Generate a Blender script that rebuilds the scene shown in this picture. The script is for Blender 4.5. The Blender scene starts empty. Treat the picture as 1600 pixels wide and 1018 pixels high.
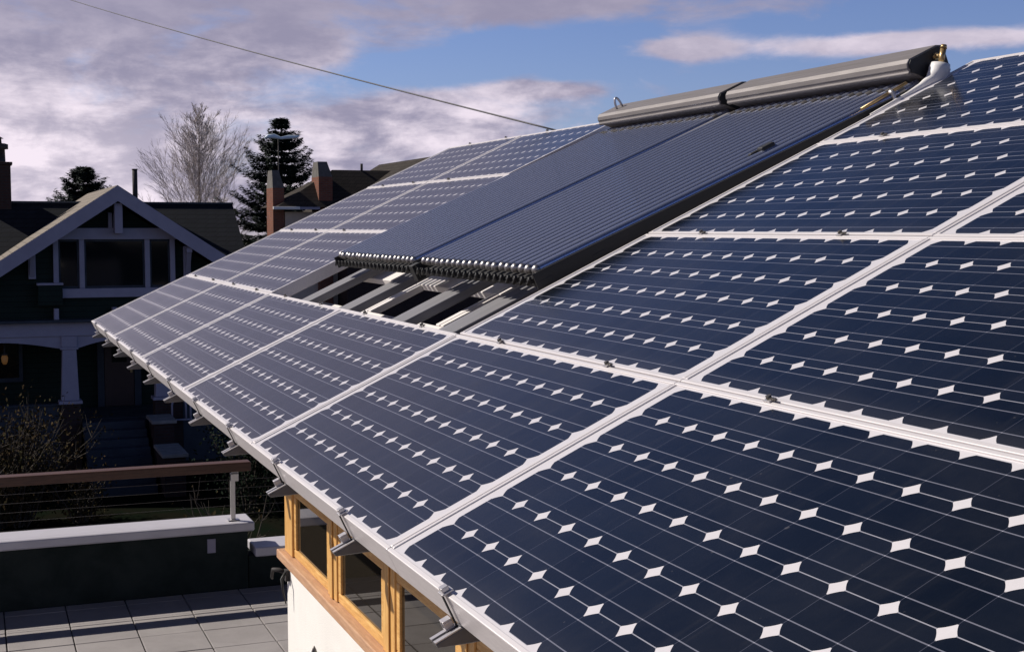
import bpy, bmesh, math, random
from mathutils import Vector, Matrix, Quaternion
R = math.radians
scene = bpy.context.scene
C = scene.collection

# ------------------------------------------------------------------ camera
cam_d = bpy.data.cameras.new('camera')
cam = bpy.data.objects.new('camera', cam_d); C.objects.link(cam)
CAM = Vector((10.8112, -0.8382, 6.5143))
cam.location = CAM
fwd = Vector((-0.92651178, 0.3692429, -0.07235748))
cam.rotation_euler = fwd.to_track_quat('-Z', 'Y').to_euler()
cam_d.sensor_width = 36.0
cam_d.lens = 2118.69 / 1600 * 36.0
cam_d.clip_start = 0.05; cam_d.clip_end = 3000
scene.camera = cam

# ------------------------------------------------------------------ sun, sky, exposure
SUN = Vector((-0.86, -0.97, 1.0)).normalized()
sun_d = bpy.data.lights.new('sun', 'SUN'); sun_d.energy = 4.3; sun_d.angle = R(0.5)
sun_d.color = (1.0, 0.93, 0.84)
sun = bpy.data.objects.new('sun', sun_d); C.objects.link(sun)
sun.rotation_euler = SUN.to_track_quat('Z', 'Y').to_euler(); sun.location = (-30, -30, 40)
scene.view_settings.view_transform = 'Standard'
scene.view_settings.look = 'None'
scene.view_settings.exposure = 0.3
scene.view_settings.gamma = 1.0

class NT:
    """small helper for node trees"""
    def __init__(s, tree): s.t = tree; s.n = tree.nodes; s.l = tree.links
    def new(s, typ, **kw):
        n = s.n.new(typ)
        for k, v in kw.items(): setattr(n, k, v)
        return n
    def put(s, sock, v):
        if isinstance(v, bpy.types.NodeSocket): s.l.new(v, sock)
        else: sock.default_value = v
    def m(s, op, a, b=None, c=None, clamp=False):
        n = s.n.new('ShaderNodeMath'); n.operation = op; n.use_clamp = clamp
        s.put(n.inputs[0], a)
        if b is not None: s.put(n.inputs[1], b)
        if c is not None: s.put(n.inputs[2], c)
        return n.outputs[0]
    def ramp(s, x, a, b):      # smooth 0..1 between a and b
        n = s.n.new('ShaderNodeMapRange'); n.interpolation_type = 'SMOOTHSTEP'
        s.put(n.inputs[0], x); n.inputs[1].default_value = a; n.inputs[2].default_value = b
        return n.outputs[0]
    def mix(s, f, a, b):
        n = s.n.new('ShaderNodeMix'); n.data_type = 'RGBA'
        s.put(n.inputs[0], f)
        for k, v in ((6, a), (7, b)):
            if not isinstance(v, bpy.types.NodeSocket): v = (*v[:3], 1)
            s.put(n.inputs[k], v)
        return n.outputs[2]
    def noise(s, vec, scale, detail=4, rough=0.5, dist=0.0):
        n = s.n.new('ShaderNodeTexNoise')
        if vec is not None: s.l.new(vec, n.inputs['Vector'])
        n.inputs['Scale'].default_value = scale; n.inputs['Detail'].default_value = detail
        n.inputs['Roughness'].default_value = rough; n.inputs['Distortion'].default_value = dist
        return n.outputs['Fac']
    def comb(s, x, y, z=0.0):
        n = s.n.new('ShaderNodeCombineXYZ')
        for i, v in enumerate((x, y, z)): s.put(n.inputs[i], v)
        return n.outputs[0]

def build_world():
    w = bpy.data.worlds.new('World'); scene.world = w; w.use_nodes = True
    t = NT(w.node_tree); t.n.clear()
    out = t.new('ShaderNodeOutputWorld'); bg = t.new('ShaderNodeBackground')
    t.l.new(bg.outputs[0], out.inputs[0])
    sky = t.new('ShaderNodeTexSky'); sky.sky_type = 'NISHITA'; sky.sun_disc = False
    el = math.asin(SUN.z); sky.sun_elevation = el
    sky.sun_rotation = math.atan2(SUN.x, SUN.y)
    sky.air_density = 1.0; sky.dust_density = 0.2; sky.ozone_density = 4.0; sky.altitude = 100
    tc = t.new('ShaderNodeTexCoord')
    sep = t.new('ShaderNodeSeparateXYZ'); t.l.new(tc.outputs['Generated'], sep.inputs[0])
    dx, dy, dz = sep.outputs
    # azimuth (from the roof's long direction) and elevation of the sky direction
    fx, fy = -0.92898, 0.37023
    F = t.m('ADD', t.m('MULTIPLY', dx, fx), t.m('MULTIPLY', dy, fy))
    Rr = t.m('ADD', t.m('MULTIPLY', dx, fy), t.m('MULTIPLY', dy, -fx))
    az = t.m('ARCTAN2', Rr, F)
    e = t.m('ARCSINE', dz)
    def blob(a0, e0, ra, re, tilt=0.0):
        da = t.m('SUBTRACT', az, a0); de = t.m('SUBTRACT', t.m('SUBTRACT', e, e0), t.m('MULTIPLY', da, tilt))
        q = t.m('ADD', t.m('POWER', t.m('DIVIDE', da, ra), 2.0), t.m('POWER', t.m('DIVIDE', de, re), 2.0))
        return t.m('EXPONENT', t.m('MULTIPLY', q, -1.0))
    v1 = t.comb(t.m('MULTIPLY', az, 6.0), t.m('MULTIPLY', e, 17.0), 0.35)
    n1 = t.noise(v1, 1.8, 9, 0.60, 0.25)
    v2 = t.comb(t.m('MULTIPLY', az, 9.0), t.m('MULTIPLY', e, 24.0), 4.1)
    n2 = t.noise(v2, 1.6, 8, 0.60, 0.2)
    v3 = t.comb(t.m('MULTIPLY', az, 16.0), t.m('MULTIPLY', e, 20.0), 9.0)
    n3 = t.noise(v3, 1.3, 6, 0.6, 0.2)
    # bank of cloud over the left half of the view, thinning upward and to the right
    left = t.ramp(az, 0.10, -0.16)
    low = t.ramp(e, 0.56, 0.20)
    bias = t.m('MULTIPLY', t.m('MULTIPLY', left, low), 0.46)
    def add(x, y): return t.m('ADD', x, y)
    bias = add(bias, t.m('MULTIPLY', blob(0.07, 0.160, 0.13, 0.020), 0.46))      # grey cloud at the top
    bias = add(bias, t.m('MULTIPLY', blob(0.28, 0.129, 0.15, 0.0085, 0.015), 0.58))   # long flat cloud on the right
    bias = add(bias, t.m('MULTIPLY', blob(0.122, 0.128, 0.030, 0.008), 0.45))
    bias = add(bias, t.m('MULTIPLY', blob(0.03, 0.100, 0.05, 0.006), 0.30))
    bias = add(bias, t.m('MULTIPLY', blob(-0.02, 0.085, 0.09, 0.025), 0.40))
    bias = t.m('SUBTRACT', bias, t.m('MULTIPLY', blob(-0.06, 0.115, 0.12, 0.018, 0.20), 0.48))
    cov = t.ramp(add(n1, bias), 0.62, 0.95)
    cov = t.m('MULTIPLY', cov, t.ramp(e, -0.02, 0.01))
    # cloud brightness: lit tops and grey bellies
    lit = t.ramp(add(t.m('MULTIPLY', n2, 0.75), t.m('MULTIPLY', n3, 0.35)), 0.42, 0.74)
    lit = t.m('MULTIPLY', lit, t.m('ADD', 0.12, t.m('MULTIPLY', t.ramp(e, 0.165, 0.065), 0.88)))
    lit = add(lit, t.m('MULTIPLY', blob(0.28, 0.131, 0.19, 0.013, 0.015), 0.40))
    lit = add(lit, t.m('MULTIPLY', blob(-0.33, 0.048, 0.13, 0.035), 0.35))
    lit = t.m('MINIMUM', lit, 1.0)
    ccol = t.mix(lit, (0.250, 0.236, 0.335), (0.76, 0.675, 0.755))
    blue = t.new('ShaderNodeMix', data_type='RGBA', blend_type='MULTIPLY'); blue.inputs[0].default_value = 1
    t.l.new(sky.outputs[0], blue.inputs[6]); blue.inputs[7].default_value = (0.060, 0.057, 0.076, 1)
    col = t.mix(cov, blue.outputs[2], ccol)
    deep = t.m('ADD', 0.24, t.m('MULTIPLY', t.ramp(e, 0.85, 0.20), 0.76))
    dk = t.new('ShaderNodeMix', data_type='RGBA', blend_type='MULTIPLY'); dk.inputs[0].default_value = 1
    t.l.new(col, dk.inputs[6]); t.l.new(t.comb(deep, deep, deep), dk.inputs[7]); col = dk.outputs[2]
    t.l.new(col, bg.inputs['Color']); bg.inputs['Strength'].default_value = 1.0
build_world()

# ------------------------------------------------------------------ materials
def mat(name, col, rough=0.6, metal=0.0, spec=0.5, noise=0.0, nscale=8.0, bump=0.0, bscale=60.0, stretch=None, coat=0.0, col2=None, ns_detail=5):
    m = bpy.data.materials.new(name); m.use_nodes = True
    t = NT(m.node_tree); b = t.n['Principled BSDF']
    b.inputs['Roughness'].default_value = rough; b.inputs['Metallic'].default_value = metal
    b.inputs['Specular IOR Level'].default_value = spec
    b.inputs['Coat Weight'].default_value = coat
    tc = t.new('ShaderNodeTexCoord'); mp = t.new('ShaderNodeMapping')
    t.l.new(tc.outputs['Object'], mp.inputs[0])
    if stretch: mp.inputs['Scale'].default_value = stretch
    if noise > 0 or col2:
        f = t.noise(mp.outputs[0], nscale, ns_detail, 0.6, 0.3)
        f = t.ramp(f, 0.3, 0.7)
        c2 = col2 or tuple(c * (1 - noise) for c in col)
        t.l.new(t.mix(f, c2, col), b.inputs['Base Color'])
        rr = t.new('ShaderNodeMapRange'); t.l.new(f, rr.inputs[0])
        rr.inputs[3].default_value = min(1, rough * 1.15); rr.inputs[4].default_value = rough * 0.9
        t.l.new(rr.outputs[0], b.inputs['Roughness'])
    else:
        b.inputs['Base Color'].default_value = (*col, 1)
    if bump > 0:
        f2 = t.noise(mp.outputs[0], bscale, 4, 0.6)
        bp = t.new('ShaderNodeBump'); bp.inputs['Strength'].default_value = bump; bp.inputs['Distance'].default_value = 0.01
        t.l.new(f2, bp.inputs['Height']); t.l.new(bp.outputs[0], b.inputs['Normal'])
    return m

PL, PH, PT = 1.585, 0.807, 0.068           # panel length, height, thickness
MU, MV = 0.046, 0.0195                     # margin from panel edge to the cells
CU, CV = (PL - 2 * MU) / 12, (PH - 2 * MV) / 6

def cell_material():
    m = bpy.data.materials.new('solar cells under glass'); m.use_nodes = True
    t = NT(m.node_tree); b = t.n['Principled BSDF']
    tc = t.new('ShaderNodeTexCoord'); sp = t.new('ShaderNodeSeparateXYZ'); t.l.new(tc.outputs['Object'], sp.inputs[0])
    x, y, z = sp.outputs
    gx = t.m('DIVIDE', t.m('SUBTRACT', x, MU), CU); gy = t.m('DIVIDE', t.m('SUBTRACT', y, MV), CV)
    fx = t.m('SUBTRACT', t.m('FRACT', gx), 0.5); fy = t.m('SUBTRACT', t.m('FRACT', gy), 0.5)
    ax = t.m('ABSOLUTE', fx); ay = t.m('ABSOLUTE', fy)
    inside = t.m('MULTIPLY', t.m('MULTIPLY', t.m('GREATER_THAN', gx, 0.0), t.m('LESS_THAN', gx, 12.0)),
                 t.m('MULTIPLY', t.m('GREATER_THAN', gy, 0.0), t.m('LESS_THAN', gy, 6.0)))
    sq = t.m('MULTIPLY', t.m('LESS_THAN', ax, 0.4945), t.m('LESS_THAN', ay, 0.4915))
    r = t.m('SQRT', t.m('ADD', t.m('MULTIPLY', fx, fx), t.m('MULTIPLY', fy, fy)))
    rnd = t.m('MULTIPLY', t.m('LESS_THAN', r, 0.595), t.m('LESS_THAN', t.m('ADD', ax, ay), 0.846))
    cell = t.m('MULTIPLY', t.m('MULTIPLY', sq, rnd), inside)
    inx = t.m('MULTIPLY', t.m('GREATER_THAN', gx, 0.0), t.m('LESS_THAN', gx, 12.0))
    bus = t.m('MULTIPLY', t.m('LESS_THAN', t.m('ABSOLUTE', t.m('SUBTRACT', ay, 0.245)), 0.0095), inside)
    # slight tone differences from cell to cell
    wn = t.new('ShaderNodeTexWhiteNoise', noise_dimensions='4D')
    t.l.new(t.comb(t.m('FLOOR', gx), t.m('FLOOR', gy), 0.0), wn.inputs['Vector'])
    oi = t.new('ShaderNodeObjectInfo'); t.l.new(oi.outputs['Random'], wn.inputs['W'])
    c = t.mix(wn.outputs['Value'], (0.0018, 0.0036, 0.0075), (0.0050, 0.0076, 0.0140))
    # hairline contact fingers across the cells
    c = t.mix(bus, c, (0.155, 0.16, 0.20))
    # gap between rows of cells is the pale sheet; gap between neighbours is narrow
    back = t.mix(t.noise(tc.outputs['Object'], 25, 3), (0.59, 0.565, 0.585), (0.67, 0.645, 0.665))
    slit = t.m('MULTIPLY', t.m('MULTIPLY', t.m('GREATER_THAN', ax, 0.4945), t.m('LESS_THAN', ay, 0.342)), inside)
    back = t.mix(slit, back, (0.050, 0.054, 0.075))
    rowgap = t.m('MULTIPLY', t.m('MULTIPLY', t.m('GREATER_THAN', ay, 0.4915), t.m('LESS_THAN', ax, 0.345)), inside)
    back = t.mix(t.m('MULTIPLY', rowgap, 0.9), back, (0.26, 0.265, 0.31))
    c = t.mix(cell, t.mix(bus, back, (0.40, 0.40, 0.46)), c)
    # dust along the glass, thicker near the lower frame
    d = t.noise(tc.outputs['Object'], 3.0, 7, 0.65, 0.4)
    dust = t.m('MULTIPLY', t.ramp(d, 0.35, 0.8), 0.018)
    spots = t.m('MULTIPLY', t.ramp(t.noise(tc.outputs['Object'], 55, 2), 0.74, 0.80), 0.10)
    smp = t.new('ShaderNodeMapping'); t.l.new(tc.outputs['Object'], smp.inputs[0]); smp.inputs['Scale'].default_value = (14, 1.1, 1)
    runs = t.m('MULTIPLY', t.ramp(t.noise(smp.outputs[0], 2.5, 5, 0.6), 0.52, 0.80), 0.016)
    foot = t.m('MULTIPLY', t.ramp(y, 0.10, 0.012), 0.03)
    c = t.mix(t.m('ADD', t.m('ADD', dust, runs), t.m('ADD', spots, foot)), c, (0.45, 0.42, 0.40))
    t.l.new(c, b.inputs['Base Color'])
    b.inputs['Specular IOR Level'].default_value = 0.5
    rr = t.new('ShaderNodeMapRange'); t.l.new(d, rr.inputs[0]); rr.inputs[3].default_value = 0.16; rr.inputs[4].default_value = 0.26
    t.l.new(rr.outputs[0], b.inputs['Roughness'])
    bp = t.new('ShaderNodeBump'); bp.inputs['Strength'].default_value = 0.10; bp.inputs['Distance'].default_value = 0.004
    t.l.new(t.m('ADD', t.m('MULTIPLY', t.noise(tc.outputs['Object'], 420, 2), 0.25), t.m('MULTIPLY', t.noise(tc.outputs['Object'], 5, 2), 1.5)), bp.inputs['Height']); t.l.new(bp.outputs[0], b.inputs['Normal'])
    return m

def wood_material(name, c1, c2, axis_scale, rough=0.45):
    m = bpy.data.materials.new(name); m.use_nodes = True
    t = NT(m.node_tree); b = t.n['Principled BSDF']
    tc = t.new('ShaderNodeTexCoord'); mp = t.new('ShaderNodeMapping'); t.l.new(tc.outputs['Object'], mp.inputs[0])
    mp.inputs['Scale'].default_value = axis_scale
    f = t.noise(mp.outputs[0], 9, 8, 0.65, 0.8)
    g = t.noise(mp.outputs[0], 40, 3, 0.5)
    f = t.m('ADD', t.m('MULTIPLY', f, 0.75), t.m('MULTIPLY', g, 0.25))
    t.l.new(t.mix(t.ramp(f, 0.36, 0.64), c1, c2), b.inputs['Base Color'])
    b.inputs['Roughness'].default_value = rough
    bp = t.new('ShaderNodeBump'); bp.inputs['Strength'].default_value = 0.12; bp.inputs['Distance'].default_value = 0.004
    t.l.new(f, bp.inputs['Height']); t.l.new(bp.outputs[0], b.inputs['Normal'])
    return m

def course_material(name, c1, c2, cw, ch, mortar, rough=0.85, msize=0.02, bump=0.3, vec='Object', rot=None):
    """bricks, siding or shingle courses"""
    m = bpy.data.materials.new(name); m.use_nodes = True
    t = NT(m.node_tree); b = t.n['Principled BSDF']
    tc = t.new('ShaderNodeTexCoord')
    sp = t.new('ShaderNodeSeparateXYZ'); t.l.new(tc.outputs['Object'], sp.inputs[0])
    v = t.comb(t.m('ADD', sp.outputs[0], sp.outputs[1]), sp.outputs[2], 0.0)
    br = t.new('ShaderNodeTexBrick'); t.l.new(v, br.inputs['Vector'])
    br.inputs['Color1'].default_value = (*c1, 1); br.inputs['Color2'].default_value = (*c2, 1); br.inputs['Mortar'].default_value = (*mortar, 1)
    br.inputs['Scale'].default_value = 1.0; br.inputs['Brick Width'].default_value = cw; br.inputs['Row Height'].default_value = ch
    br.inputs['Mortar Size'].default_value = msize
    n = t.noise(tc.outputs['Object'], 3, 6, 0.6)
    mu = t.new('ShaderNodeMix', data_type='RGBA', blend_type='MULTIPLY'); mu.inputs[0].default_value = 0.6
    t.l.new(br.outputs['Color'], mu.inputs[6])
    t.l.new(t.mix(n, (0.55, 0.55, 0.55), (1.3, 1.3, 1.3)), mu.inputs[7])
    t.l.new(mu.outputs[2], b.inputs['Base Color']); b.inputs['Roughness'].default_value = rough; b.inputs['Specular IOR Level'].default_value = 0.12
    bp = t.new('ShaderNodeBump'); bp.inputs['Strength'].default_value = bump; bp.inputs['Distance'].default_value = 0.01
    bp.invert = True
    t.l.new(br.outputs['Fac'], bp.inputs['Height']); t.l.new(bp.outputs[0], b.inputs['Normal'])
    return m

def glass_pane(name, col, rough=0.02):
    m = mat(name, col, rough, spec=0.5); return m

M = {
 'cell': cell_material(),
 'alu': mat('anodised aluminium', (0.74, 0.70, 0.70), 0.38, 0.25, noise=0.08, nscale=14, stretch=(1, 6, 6)),
 'alu_side': mat('anodised aluminium clip', (0.55, 0.53, 0.54), 0.35, 0.6, noise=0.15, nscale=30),
 'beam': mat('grey galvanised beam', (0.15, 0.15, 0.165), 0.42, 0.55, noise=0.3, nscale=5, stretch=(3, 0.7, 3)),
 'rafter': mat('grey painted rafter', (0.24, 0.235, 0.25), 0.5, 0.15, noise=0.25, nscale=3, stretch=(6, 0.6, 6)),
 'dark': mat('dark rubber', (0.015, 0.015, 0.016), 0.6),
 'bolt': mat('weathered steel bolt', (0.12, 0.11, 0.10), 0.45, 0.7),
 'tube': mat('dark absorber glass tube', (0.43, 0.47, 0.63), 0.26, 0.75, 0.8, coat=0.8),
 'tip': mat('silvered tube tip', (0.36, 0.345, 0.335), 0.34, 0.85),
 'bronze': mat('bronze grey sheet', (0.215, 0.195, 0.190), 0.55, 0.2, noise=0.25, nscale=6, stretch=(0.6, 5, 5)),
 'brass': mat('tarnished copper', (0.52, 0.36, 0.17), 0.35, 0.7, noise=0.3, nscale=20),
 'boot': mat('white weatherproof jacket', (0.80, 0.78, 0.76), 0.55, noise=0.1, nscale=12),
 'membrane': mat('dark roof membrane', (0.075, 0.060, 0.048), 0.8, noise=0.4, nscale=5, bump=0.3),
 'stucco': mat('cream stucco', (0.87, 0.85, 0.80), 0.85, noise=0.09, nscale=2.2, bump=0.25, bscale=140),
 'whitewood': mat('white painted timber', (0.80, 0.76, 0.74), 0.55, noise=0.06, nscale=8),
 'fir': wood_material('varnished fir across', (0.60, 0.31, 0.085), (0.80, 0.48, 0.165), (0.8, 8, 8)),
 'firv': wood_material('varnished fir upright', (0.60, 0.31, 0.085), (0.80, 0.48, 0.165), (8, 8, 0.8)),
 'sill': wood_material('weathered fir sill', (0.42, 0.23, 0.13), (0.55, 0.33, 0.19), (0.8, 9, 9), 0.65),
 'railwood': wood_material('reddish hardwood rail', (0.055, 0.022, 0.013), (0.095, 0.040, 0.022), (9, 0.7, 9), 0.5),
 'winglass': mat('dark window glass', (0.022, 0.018, 0.013), 0.015, spec=0.75),
 'houseglass': mat('dark house glass', (0.004, 0.006, 0.009), 0.05, spec=0.35),
 'paver': mat('grey concrete paver', (0.320, 0.295, 0.290), 0.85, noise=0.22, nscale=1.7, bump=0.3, bscale=150, ns_detail=9),
 'gap': mat('dark joint', (0.02, 0.02, 0.022), 0.9),
 'greenwall': course_material('dark green lap siding', (0.014, 0.024, 0.020), (0.015, 0.026, 0.022), 9.0, 0.14, (0.006, 0.01, 0.009), 0.75, 0.006, 0.3),
 'parapet': mat('dark green stucco', (0.006, 0.014, 0.0125), 0.85, noise=0.2, nscale=3, bump=0.2),
 'cap': mat('painted metal coping', (0.56, 0.54, 0.58), 0.45, 0.1, noise=0.1, nscale=3),
 'steel': mat('satin steel', (0.60, 0.58, 0.57), 0.35, 0.7),
 'trim': mat('grey violet trim paint', (0.30, 0.285, 0.37), 0.6, noise=0.08, nscale=3),
 'shingle': course_material('shingles painted shade dark', (0.020, 0.022, 0.027), (0.016, 0.018, 0.023), 0.3, 0.13, (0.011, 0.012, 0.015), 0.9, 0.012, 0.3),  # shade of the slopes away from the sun, painted into the colour
 'litshingle': course_material('shingles painted sunlit tan', (0.25, 0.215, 0.18), (0.225, 0.195, 0.165), 0.3, 0.12, (0.18, 0.155, 0.13), 0.9, 0.010, 0.4),  # lighter copy with sunlight painted into the shingle colour
 'brownshingle': course_material('brown shingles', (0.052, 0.043, 0.036), (0.040, 0.034, 0.029), 0.3, 0.16, (0.022, 0.019, 0.017), 0.9, 0.012, 0.4),
 'brick': course_material('red brick', (0.24, 0.085, 0.05), (0.18, 0.065, 0.042), 0.23, 0.08, (0.16, 0.11, 0.09), 0.85, 0.012, 0.4),
 'darkbrick': course_material('dark brick', (0.05, 0.03, 0.028), (0.04, 0.025, 0.023), 0.23, 0.08, (0.04, 0.035, 0.035), 0.85, 0.012, 0.4),
 'concrete': mat('grey concrete', (0.26, 0.25, 0.24), 0.85, noise=0.25, nscale=4, bump=0.2),
 'shoulder': mat('weathered mortar cap', (0.13, 0.12, 0.11), 0.9, noise=0.3, nscale=4),
 'bluegrey': mat('blue grey paint', (0.026, 0.035, 0.052), 0.65, noise=0.15, nscale=3),
 'door': wood_material('dark stained door', (0.035, 0.015, 0.012), (0.05, 0.022, 0.016), (8, 8, 0.8), 0.5),
 'cream': mat('cream siding', (0.60, 0.48, 0.38), 0.7, noise=0.1, nscale=4),
 'white': mat('white gutter paint', (0.80, 0.76, 0.70), 0.5, noise=0.05),
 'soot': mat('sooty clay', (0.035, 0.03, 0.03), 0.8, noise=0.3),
 'needle': mat('dark spruce needles', (0.022, 0.040, 0.026), 0.7, col2=(0.012, 0.024, 0.018), nscale=1.2),
 'stem': mat('dark brown stems', (0.060, 0.045, 0.032), 0.9, noise=0.35, nscale=9),
 'bark': mat('grey brown bark', (0.16, 0.125, 0.095), 0.9, noise=0.35, nscale=9),
 'palebark': mat('pale birch bark', (0.36, 0.28, 0.23), 0.85, noise=0.4, nscale=4),
 'twig': mat('reddish grey twigs', (0.54, 0.48, 0.47), 0.9, noise=0.25, nscale=2),
 'deadleaf': mat('brown dry leaves', (0.070, 0.040, 0.018), 0.95, spec=0.05, col2=(0.026, 0.030, 0.013), nscale=3),
 'hedge': mat('dark filler bush leaves', (0.012, 0.020, 0.011), 0.95, spec=0.05, col2=(0.010, 0.018, 0.011), nscale=2),
 'lawn': mat('winter lawn', (0.006, 0.010, 0.006), 1.0, spec=0.0, col2=(0.011, 0.010, 0.007), nscale=0.8, bump=0.4, bscale=20),
 'asphalt': mat('asphalt', (0.045, 0.045, 0.047), 0.9, noise=0.2, nscale=2, bump=0.3, bscale=120),
 'antenna': mat('pale blue antenna plastic', (0.62, 0.74, 0.82), 0.4),
 'cable': mat('black cable', (0.03, 0.028, 0.035), 0.6),
}
def lamp_mat():
    m = bpy.data.materials.new('warm lamp glass'); m.use_nodes = True
    b = m.node_tree.nodes['Principled BSDF']
    b.inputs['Base Color'].default_value = (0.3, 0.16, 0.06, 1); b.inputs['Emission Color'].default_value = (1.0, 0.45, 0.12, 1)
    b.inputs['Emission Strength'].default_value = 0.035
    return m
M['lamp'] = lamp_mat()

# ------------------------------------------------------------------ mesh helpers
class MB:
    def __init__(s): s.v = []; s.f = []; s.sm = []
    def face(s, pts, smooth=False):
        k = len(s.v); s.v += [tuple(p) for p in pts]; s.f.append(tuple(range(k, k + len(pts)))); s.sm.append(smooth)
    def box(s, a, b, mtx=None):
        x0, y0, z0 = a; x1, y1, z1 = b
        P = [Vector(p) for p in ((x0,y0,z0),(x1,y0,z0),(x1,y1,z0),(x0,y1,z0),(x0,y0,z1),(x1,y0,z1),(x1,y1,z1),(x0,y1,z1))]
        if mtx is not None: P = [mtx @ p for p in P]
        k = len(s.v); s.v += [tuple(p) for p in P]
        for q in ((0,3,2,1),(4,5,6,7),(0,1,5,4),(1,2,6,5),(2,3,7,6),(3,0,4,7)):
            s.f.append(tuple(k + i for i in q)); s.sm.append(False)
        return s
    def prism(s, prof, x0, x1, fn):
        """extrude a closed outline prof [(a, b)] from x0 to x1; fn(x, a, b) gives the point"""
        k = len(s.v); n = len(prof)
        s.v += [tuple(fn(x0, *p)) for p in prof] + [tuple(fn(x1, *p)) for p in prof]
        for i in range(n):
            j = (i + 1) % n; s.f.append((k + i, k + j, k + n + j, k + n + i)); s.sm.append(False)
        s.f.append(tuple(range(k + n - 1, k - 1, -1))); s.f.append(tuple(range(k + n, k + 2 * n)))
        s.sm += [False, False]
        return s
    def tube(s, pts, rad, n=8, cap=True, smooth=True):
        pts = [Vector(p) for p in pts]
        rads = rad if isinstance(rad, (list, tuple)) else [rad] * len(pts)
        k0 = len(s.v); up = None
        for i, p in enumerate(pts):
            d = (pts[min(i + 1, len(pts) - 1)] - pts[max(i - 1, 0)]).normalized()
            if up is None:
                up = Vector((0, 0, 1)) if abs(d.z) < 0.9 else Vector((1, 0, 0))
            a = d.cross(up).normalized(); b = a.cross(d).normalized(); up = b
            for j in range(n):
                t = 2 * math.pi * j / n
                s.v.append(tuple(p + (a * math.cos(t) + b * math.sin(t)) * rads[i]))
        for i in range(len(pts) - 1):
            for j in range(n):
                q = (j + 1) % n
                s.f.append((k0 + i*n + j, k0 + i*n + q, k0 + (i+1)*n + q, k0 + (i+1)*n + j)); s.sm.append(smooth)
        if cap:
            s.f.append(tuple(k0 + j for j in range(n - 1, -1, -1))); s.sm.append(False)
            e = k0 + (len(pts) - 1) * n
            s.f.append(tuple(e + j for j in range(n))); s.sm.append(False)
        return s
    def build(s, name, m, parent=None, bevel=0.0, loc=None, weld=False):
        me = bpy.data.meshes.new(name); me.from_pydata(s.v, [], s.f)
        me.polygons.foreach_set('use_smooth', s.sm); me.update()
        bm = bmesh.new(); bm.from_mesh(me)
        if weld: bmesh.ops.remove_doubles(bm, verts=bm.verts, dist=0.0004)
        bmesh.ops.recalc_face_normals(bm, faces=bm.faces); bm.to_mesh(me); bm.free()
        me.materials.append(m)
        o = bpy.data.objects.new(name, me); C.objects.link(o)
        if parent is not None: o.parent = parent
        if loc is not None: o.location = loc
        if bevel > 0:
            b = o.modifiers.new('bevel', 'BEVEL'); b.width = bevel; b.segments = 2; b.limit_method = 'ANGLE'; b.angle_limit = R(40)
        return o

def empty(name, label, cat, loc=(0, 0, 0), rot=(0, 0, 0), group=None):
    o = bpy.data.objects.new(name, None); C.objects.link(o); o.empty_display_size = 0.2
    o.location = loc; o.rotation_euler = rot
    tag(o, label, cat, group); return o
def tag(o, label, cat, group=None):
    o['label'] = label; o['category'] = cat
    if group: o['group'] = group
    return o
def struct(o, kind='structure'):
    o['kind'] = kind; return o
def copy_tree(o, parent=None):
    c = o.copy(); C.objects.link(c)
    if parent is not None: c.parent = parent
    for ch in list(o.children): copy_tree(ch, c)
    return c

# roof plane: u along the eave, v up the slope, n off the surface
TILT = R(25.27); CT, ST = math.cos(TILT), math.sin(TILT); ZE = 5.80
def PP(u, v, n=0.0): return Vector((u, v * CT - n * ST, ZE + v * ST + n * CT))
PITCH_U, PITCH_V = 1.59, 0.8122

# ------------------------------------------------------------------ ground and street
g = MB(); g.face([(-700, -700, 0), (700, -700, 0), (700, 700, 0), (-700, 700, 0)])
struct(g.build('ground', M['lawn']))
g = MB(); g.box((-12.5, -400, -0.2), (-5.0, 400, 0.012)); struct(g.build('street', M['asphalt']))
g = MB(); g.box((-14.6, -400, -0.2), (-13.2, 400, 0.10)); struct(g.build('sidewalk', M['concrete']))
g = MB(); g.box((-12.74, -400, -0.2), (-12.5, 400, 0.13)); struct(g.build('kerb', M['concrete']))

# ------------------------------------------------------------------ roof terrace
ZD = 3.42
def build_terrace():
    g = MB(); g.box((-0.72, -9.2, 3.1), (14.5, 9.5, ZD - 0.03))
    o = struct(g.build('terrace_base', M['gap']))
    rnd = random.Random(4)
    t = MB(); p = 0.472
    for i in range(-2, 31):
        for j in range(-18, 20):
            x0, y0 = -0.072 + i * p, -0.197 + j * p
            dz = rnd.uniform(-0.0015, 0.0015); k = 0.005
            a = max(x0 + k, -0.70); 
            if x0 + p - k < -0.66: continue
            t.box((a, y0 + k, ZD - 0.028), (x0 + p - k, y0 + p - k, ZD + dz))
    o = struct(t.build('terrace_paving', M['paver'], bevel=0.004))
build_terrace()

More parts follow.
